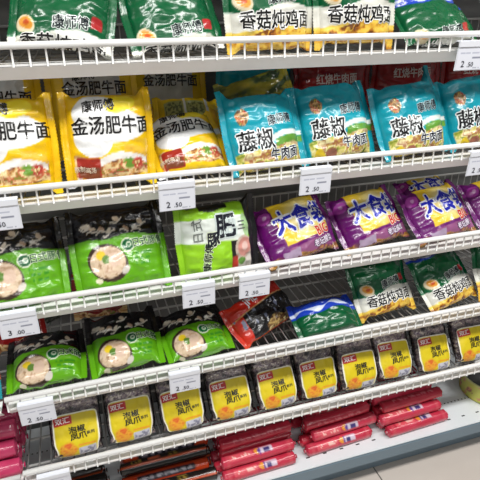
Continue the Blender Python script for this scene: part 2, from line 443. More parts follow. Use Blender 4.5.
# ------------------------------------------------------------------ pillow bag
_S = np.linspace(0, 1, 400)
def _arc(ratio, p):
    th = _S * math.pi / 2
    y = ratio * np.cos(th) ** p; z = np.sin(th) ** p
    L = np.concatenate([[0], np.cumsum(np.hypot(np.diff(y), np.diff(z)))])
    return L / L[-1], th
class Bag:
    def __init__(s, W, H, T, seed=0, vertical=False, flare=(.10, .10, .10, .10), wr=1.3, pw=.72, sealw=.011, ends=3.0):
        s.W, s.H, s.T, s.seed, s.vert, s.flare, s.wr, s.pw, s.sealw, s.ends = W, H, T, seed, vertical, flare, wr, pw, sealw, ends
        s.L, s.th = _arc(T / (H / 2), pw)
    def pos(s, u, q):
        """u along the seals' axis -1..1; q around -1..1 (front centre 0, top .5)"""
        u = np.clip(u, -1, 1)
        aq = np.abs(q); fold = np.where(aq > .5, 1 - aq, aq) * 2          # 0 mid, 1 edge
        th = np.interp(fold, s.L, s.th)
        front = np.where(aq > .5, 1., -1.)
        au = np.abs(u)
        t = np.maximum(s.T * (1 - au ** s.ends) ** .62, .0006)
        tl, bl, tr, br = s.flare
        top = np.where(u < 0, tl, tr) * au ** 5 - .05 * (1 - au ** 2) * 0
        bot = np.where(u < 0, bl, br) * au ** 5
        h = s.H / 2 * np.where(q > 0, 1 + top, 1 + bot)
        # inside the end third the bag pulls in a little before the seal
        h = h * (1 - .06 * np.exp(-((au - .78) / .13) ** 2))
        # the flat seal is as tall as the opened tube is round; carry the height linearly there
        zc = np.sin(th) ** s.pw; zl = fold
        k = au ** 6
        z = h * (zc * (1 - k) + zl * k) * np.sign(q)
        y = front * t * np.cos(th) ** s.pw
        x = u * (s.W / 2 - s.sealw)
        x = x * (1 - .03 * (np.abs(z) / (s.H / 2)) * au)
        sd = s.seed
        # wrinkles
        cx, cz = x * 100, z * 100
        side = np.where(front > 0, 50, 0)
        w = (fbm(cx * .28 + side + sd * 3.1, cz * .28 + sd, sd, 2) - .5) * .007
        rid = 1 - np.abs(2 * fbm(cx * .34 + 1.7 * fbm(cx * .2, cz * .2, sd + 3) + side, cz * .62 + sd * 2.3, sd + 9, 2) - 1) * 2
        w = w + .0035 * np.clip(rid, -.4, 1) * (.35 + .65 * np.clip(fold, 0, 1) ** 2)
        ph = cz * (2.6 + .5 * np.sin(sd)) + 3 * vnoise(cx * .3, cz * .3, sd + 4)
        w = w + .0035 * np.sin(ph) * np.clip((au - .45) / .55, 0, 1) ** 1.5 * (1 - k * .75)
        w = w * s.wr
        y = y + front * w * np.clip(t / s.T, 0, 1) ** .5 + .25 * w * k
        # lazy bend of the whole pack and curled seals
        y = y + .006 * (vnoise(u * 1.3 + sd, z * 6, sd + 31) - .5) * au ** 2 + .010 * k * (vnoise(np.sign(u) * 3. + sd, cz * .22, sd + 7) - .5)
        if s.vert: return np.stack([z, y, x], -1)
        return np.stack([x, y, z], -1)
    def uq(s, X, Y):
        if s.vert: return Y / 100 / (s.W / 2 - s.sealw), X / 100 / (s.H / 2) * .5
        return X / 100 / (s.W / 2 - s.sealw), Y / 100 / (s.H / 2) * .5
    def surf(s, X, Y, off):
        u, q = s.uq(np.asarray(X), np.asarray(Y))
        e = .01
        p = s.pos(u, q)
        du = s.pos(u + e, q) - s.pos(u - e, q); dq = s.pos(u, q + e) - s.pos(u, q - e)
        n = np.cross(du, dq)
        if s.vert: n = -n
        n /= np.linalg.norm(n, axis=-1)[..., None] + 1e-12
        return p + n * off
    def build(s, root, paint, texts, material='film', nu=110, nf=84, nb=26, names=('pouch', 'crimped_seal')):
        us = np.linspace(-1, 1, nu); us = np.sign(us) * (1 - (1 - np.abs(us)) ** 1.15)
        qf = np.linspace(-.62, .62, nf); qb = np.linspace(.62, 1.38, nb + 2)[1:-1]; qb = np.where(qb > 1, qb - 2, qb)
        qs = np.concatenate([qf, qb]); nq = len(qs)
        U, Q = np.meshgrid(us, qs, indexing='ij')
        V = s.pos(U, Q)
        A = U * (s.W / 2) * 100; B = np.where(np.abs(Q) <= .75, Q * 2, np.sign(Q) * (3 - np.abs(Q) * 2)) * (s.H / 2) * 100
        X, Y = (B, A) if s.vert else (A, B)
        col = paint(X, Y)
        i, j = np.meshgrid(np.arange(nu - 1), np.arange(nq), indexing='ij')
        j2 = (j + 1) % nq
        Fc = np.stack([i * nq + j, (i + 1) * nq + j, (i + 1) * nq + j2, i * nq + j2], -1).reshape(-1, 4)
        if s.vert: Fc = Fc[:, ::-1]
        pieces = [(V.reshape(-1, 3), Fc, col.reshape(-1, 3))] + lettering(texts, s.surf)
        link(names[0], make_mesh(names[0], pieces, material), root)
        for sg in (-1, 1):
            nz, nx = 61, 5
            qq = np.linspace(-.5, .5, nz); pp = np.linspace(0, 1, nx)
            G, P = np.meshgrid(qq, pp, indexing='ij')
            base = s.pos(np.full_like(G, float(sg)), G)
            ax = 2 if s.vert else 0
            ext = P * s.sealw + np.where(P > .99, .0016 * (np.arange(nz)[:, None] % 2), 0)
            base[..., ax] += sg * ext
            base[..., 1] += .0007 * np.sin(P * math.pi * 6) + P * .006 * (vnoise(G * 5 + s.seed, G * 0 + sg * 3, s.seed + 2) - .4)
            A = np.full_like(G, float(sg)) * s.W * 50; B = G * s.H * 100
            X, Y = (B, A) if s.vert else (A, B)
            cc = paint(X, Y)
            fr = base.copy(); bk = base.copy(); bk[..., 1] += .0005
            i, j = np.meshgrid(np.arange(nz - 1), np.arange(nx - 1), indexing='ij')
            Fq = np.stack([i * nx + j, (i + 1) * nx + j, (i + 1) * nx + j + 1, i * nx + j + 1], -1).reshape(-1, 4)
            N = nz * nx
            rim = [k for k in range(nx - 1, N, nx)]
            side = np.array([[rim[a], rim[a + 1], rim[a + 1] + N, rim[a] + N] for a in range(nz - 1)])
            VV = np.concatenate([fr.reshape(-1, 3), bk.reshape(-1, 3)])
            Fq = np.concatenate([Fq, Fq[:, ::-1] + N, side])
            link(names[1], make_mesh(names[1], [(VV, Fq, np.concatenate([cc.reshape(-1, 3)] * 2))], material), root)

def bounds(root):
    Rm = root.rotation_euler.to_matrix()
    Rm = np.array(Rm) @ np.diag(np.array(root.scale))
    P = []
    for ch in root.children_recursive:
        n = len(ch.data.vertices); a = np.empty(n * 3, np.float32); ch.data.vertices.foreach_get('co', a)
        P.append(a.reshape(-1, 3))
    P = np.concatenate(P) @ Rm.T
    return P.min(0), P.max(0)

def settle(root, X, floor, ygap, lean=0, yaw=0, roll=0, zlift=0):
    """stand a pack on a floor, its foremost point ygap behind the rod"""
    root.rotation_euler = (Matrix.Rotation(R(yaw), 3, 'Z') @ Matrix.Rotation(R(-lean), 3, 'X') @ Matrix.Rotation(R(roll), 3, 'Y')).to_euler()
    lo, hi = bounds(root)
    root.location = (X, ygap - lo[1], floor - lo[2] + .0004 + zlift)

KINDS = {  # W, H, T, paint, texts, material
    'yellow': (.164, .155, .024, p_yellow, T_YELLOW, 'film'),
    'teal': (.170, .150, .024, p_teal, T_TEAL, 'film'),
    'green': (.178, .150, .022, p_green, T_GREEN, 'film'),
    'greenflat': (.176, .088, .024, p_green, T_GREEN, 'film'),
    'pork': (.178, .150, .022, p_pork, T_PORK, 'film'),
    'purple': (.192, .138, .024, p_purple, T_PURPLE, 'film'),
    'porklow': (.178, .150, .022, lambda X, Y: p_pork(X, Y + 1.3), [(t[0], t[1], t[2] - 1.3) + t[3:] for t in T_PORK], 'film'),
    'white': (.178, .146, .022, p_white_green, T_WHITE, 'matte_film'),
    'redblack': (.200, .108, .022, p_redblack, T_REDB, 'film'),
    'red': (.184, .150, .022, p_red, T_RED, 'film'),
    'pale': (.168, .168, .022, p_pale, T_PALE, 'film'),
    'yback': (.168, .160, .022, p_yback, [], 'film'),
    'olive': (.180, .150, .022, p_olive, [], 'film'),
    'orange': (.18, .15, .022, p_orange, [], 'film'),
    'darkgreen': (.16, .13, .022, p_darkgreen, [], 'film'),
}
_seed = [0]
def bag(kind, X, shelf, ygap, lean, yaw, roll, label, group=None, zlift=0, sc=1., flare=None, vo=None, bl=6.6, plump=1.2, cat='instant noodles', name='noodle_bag'):
    W, H, T, paint, texts, m = KINDS[kind]
    _seed[0] += 1
    rg = random.Random(_seed[0] * 7)
    fl = flare or tuple(rg.uniform(.04, .2) for _ in range(4))
    root = empty(name, label, cat, group)
    if vo is not None:
        pf = lambda a, b, P=paint: P(a, b, vo, bl)
        texts = [(t[0], t[1], t[2] + vo) + t[3:] for t in texts]
    else: pf = paint
    Bag(W * sc, H * sc, T * sc * plump, seed=_seed[0] * 3 + 1, flare=fl).build(root, pf, texts, m)
    settle(root, X, FLOOR[shelf] if shelf < 5 else DECK, ygap, lean, yaw, roll, zlift)
    return root

# ------------------------------------------------------------------ the place
def box_bm(bm, lo, hi, bevel=0):
    r = bmesh.ops.create_cube(bm, size=1)
    lo, hi = Vector(lo), Vector(hi)
    for v in r['verts']:
        v.co = Vector([(lo[i] + hi[i]) / 2 + v.co[i] * (hi[i] - lo[i]) for i in range(3)])
    if bevel:
        es = list({e for v in r['verts'] for e in v.link_edges})
        bmesh.ops.bevel(bm, geom=es, offset=bevel, segments=2, affect='EDGES')
def bm_obj(name, bm, m, parent=None, smooth=False):
    me = bpy.data.meshes.new(name); bm.normal_update(); bm.to_mesh(me); bm.free()
    me.materials.append(M[m] if isinstance(m, str) else m)
    if smooth: me.polygons.foreach_set('use_smooth', np.full(len(me.polygons), True))
    return link(name, me, parent)

def tube_pieces(path, rad, n=8):
    P = np.array(path, float); k = len(P)
    tan = np.gradient(P, axis=0); tan /= np.linalg.norm(tan, axis=1)[:, None]
    ref = np.array([0, 0, 1.]) if abs(tan[0][2]) < .8 else np.array([1., 0, 0])
    V = []
    for i in range(k):
        a = np.cross(tan[i], ref); 
        if np.linalg.norm(a) < 1e-3: a = np.cross(tan[i], [1., 0, 0])
        a /= np.linalg.norm(a); b = np.cross(tan[i], a)
        t = np.linspace(0, 2 * math.pi, n, endpoint=False)
        V.append(P[i] + rad * (np.cos(t)[:, None] * a + np.sin(t)[:, None] * b))
    V = np.concatenate(V)
    Fc = [[i * n + j, i * n + (j + 1) % n, (i + 1) * n + (j + 1) % n, (i + 1) * n + j] for i in range(k - 1) for j in range(n)]
    m = n // 2
    # fan caps as quads
    caps = []
    for o, s in ((0, 1), ((k - 1) * n, -1)):
        for j in range(1, n - 2, 2): caps.append([o, o + j, o + j + 1, o + j + 2][::s])
    return V, np.array(Fc + caps), None
def tubes(name, paths, rad, m, parent, n=8):
    return link(name, make_mesh(name, [tube_pieces(p, rad, n) for p in paths], m), parent)

# floor of big pale tiles with thin seams
fm = bpy.data.materials.new('floor_tiles'); fm.use_nodes = True
nt = fm.node_tree; b = nt.nodes['Principled BSDF']; b.inputs['Roughness'].default_value = .3
tc = nt.nodes.new('ShaderNodeTexCoord'); mp = nt.nodes.new('ShaderNodeMapping'); br = nt.nodes.new('ShaderNodeTexBrick')
mp.inputs['Location'].default_value = (-.704 + .6 * 10, -.16 + 6, 0)
br.offset = 0; br.inputs['Scale'].default_value = 1; br.inputs['Brick Width'].default_value = .6; br.inputs['Row Height'].default_value = .6
br.inputs['Mortar Size'].default_value = .002
br.inputs['Color1'].default_value = (*lin((206, 197, 188)), 1); br.inputs['Color2'].default_value = (*lin((202, 192, 183)), 1); br.inputs['Mortar'].default_value = (*lin((92, 88, 84)), 1)
nt.links.new(tc.outputs['Object'], mp.inputs['Vector']); nt.links.new(mp.outputs[0], br.inputs['Vector'])
nz = nt.nodes.new('ShaderNodeTexNoise'); nz.inputs['Scale'].default_value = 5; nz.inputs['Detail'].default_value = 6
nt.links.new(tc.outputs['Object'], nz.inputs['Vector'])
mx = nt.nodes.new('ShaderNodeMixRGB'); mx.blend_type = 'SOFT_LIGHT'; mx.inputs[0].default_value = .25
nt.links.new(br.outputs['Color'], mx.inputs[1]); nt.links.new(nz.outputs['Fac'], mx.inputs[2]); nt.links.new(mx.outputs[0], b.inputs['Base Color'])
bm = bmesh.new(); box_bm(bm, (-3.5, -4.6, -.05), (5, .6, 0))
M['tiles'] = fm
tag(bm_obj('floor', bm, 'tiles'), kind='structure')

# back panel of the shelving
bm = bmesh.new(); box_bm(bm, (-1.2, DEPTH + .012, 0), (XR, DEPTH + .03, 1.62))
tag(bm_obj('wall_back', bm, 'back'), kind='structure')

# wire shelves
WORDS = ['topmost', 'second', 'third', 'fourth', 'lowest']
WHAT = ['green mushroom chicken noodle bags', 'yellow and teal noodle bags', 'purple big noodle bags', 'black topped green noodle bags', 'clear packs with yellow labels']
def wire_shelf(z, x0, x1, label, group='white wire shelves', phase=0.):
    root = empty('wire_shelf', label, 'shelf', group)
    root.location = (0, 0, z)
    tubes('front_rod', [[(x0, 0, 0), ((x0 + x1) / 2, 0, 0), (x1, 0, 0)]], .0056, 'white_wire', root, 12)
    sp = .0245
    flo = []
    n = int((x1 - x0) / sp)
    up = None
    for i in range(n + 1):
        x = x0 + .002 + i * sp
        if up is None: up = tubes('upright_wire', [[(0, .001, -.003), (0, .0008, -.018), (0, .0004, -GAP - .0015)]], .0017, 'white_wire', root, 6)
        else:
            up = up.copy(); C.objects.link(up); up.parent = root
        up.location = (x, 0, 0)
        flo.append([(x, .0015, -GAP), (x, .18, -GAP), (x, DEPTH, -GAP)])
    rear = [[(x[0][0], DEPTH, -GAP), (x[0][0], DEPTH, -GAP + .02), (x[0][0], DEPTH, -GAP + .045)] for x in flo]
    tubes('wire_mesh', flo + rear, .0017, 'shaded_wire', root, 6)
    cross = [[(x0, y, -GAP - .004), ((x0 + x1) / 2, y, -GAP - .004), (x1, y, -GAP - .004)] for y in (.05, .13, .21, .29, .355)]
    tubes('cross_rods', cross, .003, 'shaded_wire', root, 8)
    tubes('rear_rod', [[(x0, DEPTH, -GAP + .045), ((x0 + x1) / 2, DEPTH, -GAP + .045), (x1, DEPTH, -GAP + .045)]], .003, 'shaded_wire', root, 8)
    bm = bmesh.new(); box_bm(bm, (x0, .0022, -GAP - .0005), (x1, .036, -GAP + .0021))
    bm_obj('front_plate', bm, 'white_wire', root)
    # lower lip, tucked back underneath
    bm = bmesh.new(); box_bm(bm, (x0, -.0008, -.028), (x1, .0008, 0))
    o = bm_obj('price_strip', bm, 'strip', root); o.location = (0, .0034, -GAP - .0008); o.rotation_euler = (R(42), 0, 0)
    return root
for i, z in enumerate(RAIL):
    wire_shelf(z, XL, XR, '%s white wire shelf in view, holding %s' % (WORDS[i], WHAT[i]))
# the neighbouring bay on the left
wire_shelf(.548, -.9, XL - .012, 'white wire shelf end of the next bay, left of the fourth shelf')
wire_shelf(.345, -.9, XL - .006, 'white wire shelf of the next bay under the fat pink sausages')

bm = bmesh.new(); box_bm(bm, (-1.0, .0, 1.405), (XR, DEPTH, 1.43), .002)  # unseen opaque board, added to keep overhead light off the top shelf
tag(bm_obj('shade_shelf_board', bm, 'strip'), 'pale plain shelf board added above the frame to shade the topmost wire shelf', 'shelf')
# base deck: painted steel punched with two rows of round holes and short slots along the front
nt = M['deck'].node_tree
def nm(op, a, b=None):
    n = nt.nodes.new('ShaderNodeMath'); n.operation = op
    for i, v in enumerate((a, b)):
        if v is None: continue
        if isinstance(v, (int, float)): n.inputs[i].default_value = v
        else: nt.links.new(v, n.inputs[i])
    return n.outputs[0]
tcd = nt.nodes.new('ShaderNodeTexCoord'); sx = nt.nodes.new('ShaderNodeSeparateXYZ'); nt.links.new(tcd.outputs['Object'], sx.inputs[0])
def cell(step): return nm('MULTIPLY', nm('SUBTRACT', nm('FRACT', nm('MULTIPLY', nm('ADD', sx.outputs[0], 10.), 1 / step)), .5), step)
fx = cell(.0125); hole = None
for y in (.088, .27):
    dy = nm('SUBTRACT', sx.outputs[1], y)
    h = nm('LESS_THAN', nm('ADD', nm('MULTIPLY', fx, fx), nm('MULTIPLY', dy, dy)), .0024 ** 2)
    hole = h if hole is None else nm('MAXIMUM', hole, h)
sl = nm('MULTIPLY', nm('LESS_THAN', nm('ABSOLUTE', cell(.05)), .0055), nm('LESS_THAN', nm('ABSOLUTE', nm('SUBTRACT', sx.outputs[1], .028)), .002))
hole = nm('MAXIMUM', hole, sl)
bs = nt.nodes['Principled BSDF']; prev = bs.inputs['Base Color'].links[0].from_socket
mxd = nt.nodes.new('ShaderNodeMixRGB'); nt.links.new(hole, mxd.inputs[0]); nt.links.new(prev, mxd.inputs[1]); mxd.inputs[2].default_value = (*lin((34, 34, 36)), 1)
nt.links.new(mxd.outputs[0], bs.inputs['Base Color'])
deck = empty('base_deck', 'pale grey metal base deck with blue-grey front edge holding sausages', 'shelf')
bm = bmesh.new(); box_bm(bm, (-1.0, -.004, DECK - .006), (XR, DEPTH + .008, DECK), .0015)
bm_obj('deck_plate', bm, 'deck', deck)
bm = bmesh.new(); box_bm(bm, (-1.0, -.006, DECK - .045), (XR, .014, DECK - .0065), .002)
bm_obj('front_edge', bm, 'kick', deck)
bm = bmesh.new(); box_bm(bm, (-1.0, .05, .001), (XR, .065, DECK - .0065))
bm_obj('kick_plate', bm, 'kick', deck)
# ------------------------------------------------------------------ noodle bags
g1 = 'noodle bags on the topmost shelf'; g2 = 'noodle bags on the second shelf'; g3 = 'noodle bags on the third shelf'; g4 = 'noodle bags on the fourth shelf'
# shelf 0
bag('green', -0.185, 0, .012, 20, 8, 6, 'green and yellow noodle bag cut off at the left end of the topmost shelf', g1, vo=.2)
bag('green', 0.006, 0, .014, 34, -4, 9, 'green noodle bag tilted down to the right on the topmost shelf', g1, vo=-5.6, sc=0.92)
bag('green', 0.176, 0, .016, 34, 2, -4, 'large green noodle bag leaning back, plain green upper half, third on the topmost shelf', g1, vo=-6.2, sc=0.92)
bag('green', 0.348, 0, .012, 9, 2, -1, 'upright mushroom chicken noodle bag left of its twin on the topmost shelf', g1, vo=-1.0, sc=0.94)
bag('green', 0.516, 0, .012, 9, -2, 0, 'upright mushroom chicken noodle bag right of its twin on the topmost shelf', g1, vo=-1.0, sc=0.94)
bag('green', 0.702, 0, .016, 50, 2, -3, 'green bag with blue foil back edge lying low on the topmost shelf', g1, vo=-8, bl=0.6)
bag('green', .902, 0, .014, 24, 0, 5, 'green and cream noodle bag cut off at the right end of the topmost shelf', g1)
# shelf 1
bag('yellow', -0.117, 1, .014, 16, 2, 1, 'yellow beef noodle bag cut off at the left end of the second shelf', g2)
bag('yellow', .052, 1, .016, 14, 2, 1.5, 'upright yellow beef noodle bag with red badge, second from left on its shelf', g2, sc=.98)
bag('yellow', 0.203, 1, 0.042, 56, -4, -7, 'yellow beef noodle bag tipped sideways beside the teal bags', g2, sc=.92)
bag('teal', 0.346, 1, 0.014, 28, 3, -3, 'teal pepper beef noodle bag next to the yellow bags', g2, flare=(.25, .1, .12, .1), sc=.97)
bag('teal', .511, 1, 0.034, 28, 0, -3, 'teal pepper beef noodle bag above the right 2.50 price tag', g2, flare=(.05, .1, .08, .1), sc=1.02)
bag('teal', .682, 1, 0.014, 27, 2, -4, 'teal noodle bag with a tall pointed top corner, third of the teal ones', g2, flare=(.05, .1, .5, .1))
bag('teal', .856, 1, 0.034, 26, 2, -6, 'teal noodle bag cut off at the right end of the second shelf', g2, flare=(.05, .1, .2, .1))
# behind
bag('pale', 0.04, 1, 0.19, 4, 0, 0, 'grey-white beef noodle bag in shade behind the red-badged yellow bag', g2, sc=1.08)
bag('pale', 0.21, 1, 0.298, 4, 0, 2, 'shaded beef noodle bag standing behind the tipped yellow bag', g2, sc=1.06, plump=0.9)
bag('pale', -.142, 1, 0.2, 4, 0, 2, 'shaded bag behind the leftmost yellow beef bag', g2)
bag('teal', .412, 1, .262, 4, 0, 0, 'dark teal noodle bag at the back of the second shelf', g2, sc=1.1)
bag('olive', .392, 1, .150, 22, 0, -14, 'olive yellow noodle bag slumped behind the first teal bag', g2, sc=.98)
bag('yback', 0.237, 1, 0.16, 50, 0, 4, 'yellow bag lying face down with printed tables behind the tipped yellow bag', g2, sc=0.92)
bag('red', .605, 1, .25, 4, 0, 0, 'dark red beef noodle bag behind the second and third teal bags', g2, sc=1.12)
bag('red', .815, 1, .25, 4, 0, 0, 'dark red beef noodle bag behind the third and fourth teal bags', g2, sc=1.12)
bag('red', 1.025, 1, .25, 4, 0, 0, 'dark red noodle bag at the right end behind the teal bags', g2, sc=1.12)
# shelf 2
bag('pork', -.142, 2, .014, 34, 2, -1, 'black topped green noodle bag cut off at the left of the third shelf', g3)
bag('pork', .048, 2, .014, 34, 0, -2, 'black topped green noodle bag left of the white and lime bag, third shelf', g3, sc=1.05)
bag('white', .245, 2, .014, 10, 4, -1, 'white and lime noodle bag with black edge turned on its side', g3, sc=.98)
bag('purple', 0.427, 2, .014, 42, 2, -9, 'purple and yellow noodle bag next to the white and lime bag', g3, flare=(.05, .1, .12, .1), sc=0.96)
bag('purple', 0.618, 2, 0.03, 44, 2, -7, 'middle purple and yellow noodle bag between two like it', g3, flare=(.05, .1, .12, .1), sc=0.93)
bag('purple', 0.798, 2, .014, 46, 3, -5, 'purple and yellow noodle bag second from the right end of the third shelf', g3, flare=(.08, .1, .25, .1), sc=0.93)
bag('purple', .980, 2, .018, 45, 3, -6, 'purple and yellow noodle bag cut off at the right end of the third shelf', g3, sc=0.93)
bag('purple', 0.89, 2, 0.17, 62, 2, -4, 'purple and yellow bag lying behind the right pair of purple bags', g3, sc=0.8)
# shelf 3
bag('porklow', -0.126, 3, 0.024, 79, -2, -2, 'black topped green noodle bag leftmost on the fourth shelf', g4, sc=0.9, plump=1.35)
bag('porklow', 0.038, 3, 0.028, 68, -2, -3, 'black topped green noodle bag second from left on the fourth shelf', g4, sc=0.9, plump=1.35)
bag('porklow', 0.196, 3, 0.024, 76, 0, -3, 'black topped green noodle bag beside the red and black bag', g4, sc=0.88, plump=1.35)
bag('redblack', 0.362, 3, 0.034, 50, 17, -10, 'black noodle bag with red flap lying on the fourth shelf', g4, sc=0.93)
bag('greenflat', 0.51, 3, 0.012, 62, 2, -1, 'green bag with blue foil edge lying flat in front of an upright one', g4, vo=-9, bl=0.4, sc=0.97)
bag('green', 0.684, 3, 0.05, 34, 4, -3, 'upright green mushroom chicken bag standing behind the flat one', g4, vo=-2.2, sc=0.97)
bag('green', 0.864, 3, .022, 44, 6, -7, 'green mushroom chicken bag with blue top edge right of the upright one', g4, vo=-2.0, bl=5.4, sc=0.94)
bag('green', 1.036, 3, .022, 30, 0, 2, 'dark green bag cut off at the right end of the fourth shelf', g4, sc=0.98)
bag('red', -0.195, 3, 0.185, 38, 0, -8, 'dark red glossy bag behind the leftmost black topped green bag', g4, sc=0.68)
bag('red', 0.0, 3, 0.265, 12, 4, 4, 'red bag at the back of the fourth shelf beside bare wires', g4, sc=0.72)
bag('darkgreen', -0.105, 3, 0.285, 6, 0, 70, 'small dark green bag with pale ring between two red bags', g4, sc=0.7)
# neighbouring bay
bag('orange', -.302, 3, .02, 20, 0, 0, 'orange, white and blue bag at the left picture edge in the next bay', cat='snack', name='snack_bag')

# ------------------------------------------------------------------ clear packs with yellow labels
def p_label(X, Y):
    p = Paint(X, Y, (240, 238, 226))
    p.box(0, 0, 3.85, 4.5, (216, 194, 20), rad=.7)
    p.mix(p.step(np.hypot((X + 1.9) / 1.7, (Y + 3.0) / 1.5) - 1 + .5 * (fbm(X, Y, 3) - .5), .3), p.food([(206, 120, 30), (232, 170, 50), (214, 90, 40)], 91, 1.2))
    p.box(1.9, -3.7, 1.8, .9, (196, 196, 206), rot=3)
    p.mix(p.step(np.abs(Y + 3.7) - .6) * p.step(np.abs(X - 1.9) - 1.5) * (vnoise(X * 3, Y * 3, 5) > .55), (130, 130, 150))
    p.mix(p.step(np.abs(Y + 2.3) - .18) * p.step(np.abs(X - 1.8) - 1.7), (226, 150, 40))
    p.box(-2.3, 3.4, 1.65, .9, (186, 30, 36), rot=4, rad=.15)
    return p.c
T_LABEL = [('双汇', -2.3, 3.42, 1.2, 4, (244, 226, 226), None, .04), ('泡椒', .1, 1.2, 1.4, 4, (26, 26, 20), None, .04), ('凤爪', .3, -.3, 1.4, 4, (26, 26, 20), None, .04), ('系列', 2.5, .0, .7, 4, (60, 60, 40), None, .03)]
def make_pack(seed, header):
    root = empty('snack_pack', None, None)
    b = Bag(.168, .110, .019, seed=seed, vertical=True, flare=(.0, .0, .0, .0), wr=.8, sealw=.012, ends=4)
    ci = Bag(.146, .103, .0125, seed=seed + 1, vertical=True, flare=(0,) * 4, wr=.8, sealw=.004, ends=5)
    # what is inside
    us = np.linspace(-1, 1, 60); qs = np.linspace(-1, 1, 80, endpoint=False)
    U, Q = np.meshgrid(us, qs, indexing='ij'); V = ci.pos(U, Q)
    nq = len(qs); i, j = np.meshgrid(np.arange(59), np.arange(nq), indexing='ij'); j2 = (j + 1) % nq
    Fc = np.stack([i * nq + j, i * nq + j2, (i + 1) * nq + j2, (i + 1) * nq + j], -1).reshape(-1, 4)
    link('contents', make_mesh('contents', [(V.reshape(-1, 3), Fc, p_mush(V[..., 0] * 100 + seed, V[..., 2] * 100 + Q * 3).reshape(-1, 3))], 'contents'), root)
    b.build(root, p_mush, [], 'clear', nu=60, nf=50, nb=16, names=('clear_pouch', 'clear_seal'))
    # rounded label stuck on the front
    n = 54
    gx = np.linspace(-4.15, 4.15, n); gy = np.linspace(-4.8, 4.8, n)
    X, Y = np.meshgrid(gx, gy, indexing='ij')
    # squircle the corners
    k = np.maximum(np.abs(X) / 4.15, np.abs(Y) / 4.8)
    ex = np.abs(X / 4.15); ey = np.abs(Y / 4.8)
    sh = np.where(k > 1e-6, k / np.maximum((ex ** 9 + ey ** 9) ** (1 / 9.), 1e-6), 1)
    Xs, Ys = X * sh, Y * sh
    yo = -2.6
    P = b.surf(Xs, Ys + yo, .0012)
    i, j = np.meshgrid(np.arange(n - 1), np.arange(n - 1), indexing='ij')
    Fc = np.stack([i * n + j, (i + 1) * n + j, (i + 1) * n + j + 1, i * n + j + 1], -1).reshape(-1, 4)
    back = b.surf(Xs, Ys + yo, .0008).reshape(-1, 3)
    col = p_label(Xs, Ys).reshape(-1, 3)
    pieces = [(P.reshape(-1, 3), Fc, col), (back, Fc[:, ::-1], col)] + lettering(T_LABEL, lambda a, c, o: b.surf(a, c + yo, o + .0012))
    link('yellow_label', make_mesh('yellow_label', pieces, 'paper'), root)
    # yellow strip folded into the top seal
    if header:
        xs = np.linspace(-5.0, 5.0, 30); zz = np.linspace(0, 1, 4)
        X, Zz = np.meshgrid(xs, zz, indexing='ij')
        P = b.surf(X, np.full_like(X, 6.5), .003); P[..., 2] += (Zz - .3) * .016; P[..., 1] += -.001 + .002 * np.sin(X * .7 + seed) * Zz
        i, j = np.meshgrid(np.arange(29), np.arange(3), indexing='ij')
        Fc = np.stack([i * 4 + j, (i + 1) * 4 + j, (i + 1) * 4 + j + 1, i * 4 + j + 1], -1).reshape(-1, 4)
        P2 = P.copy(); P2[..., 1] += .0006
        col = np.ones((120, 3)) * np.array((226, 208, 20.))
        link('header_strip', make_mesh('header_strip', [(P.reshape(-1, 3), Fc, col), (P2.reshape(-1, 3), Fc[:, ::-1], col)], 'paper'), root)
    return root
protos = [make_pack(101, False), make_pack(117, True), make_pack(131, False)]
ORD = ['first', 'second', 'third', 'fourth', 'fifth', 'sixth', 'seventh', 'eighth', 'ninth', 'tenth']
PX = [-.089, .030, .150, .268, .388, .503, .612, .727, .848, .968]
rg = random.Random(3)
for i, x in enumerate(PX):
    o = protos[i] if i < 3 else copy_tree(protos[i % 3])
    where = {0: 'leftmost', 9: 'rightmost'}.get(i, '%s from the left' % ORD[i])
    tag(o, 'clear snack pack with yellow label, %s on the lowest wire shelf' % where, 'snack pack', 'clear packs with yellow labels on the lowest wire shelf')
    settle(o, x, FLOOR[4], (.020 + .004 * (i % 2)), lean=36 + rg.uniform(-4, 4), yaw=[4, 2, -2, -2, 0, 1, 2, 2, 2, 2][i] , roll=[3, 1, -3, -2, -1, 0, 3, 4, 3, 3][i])

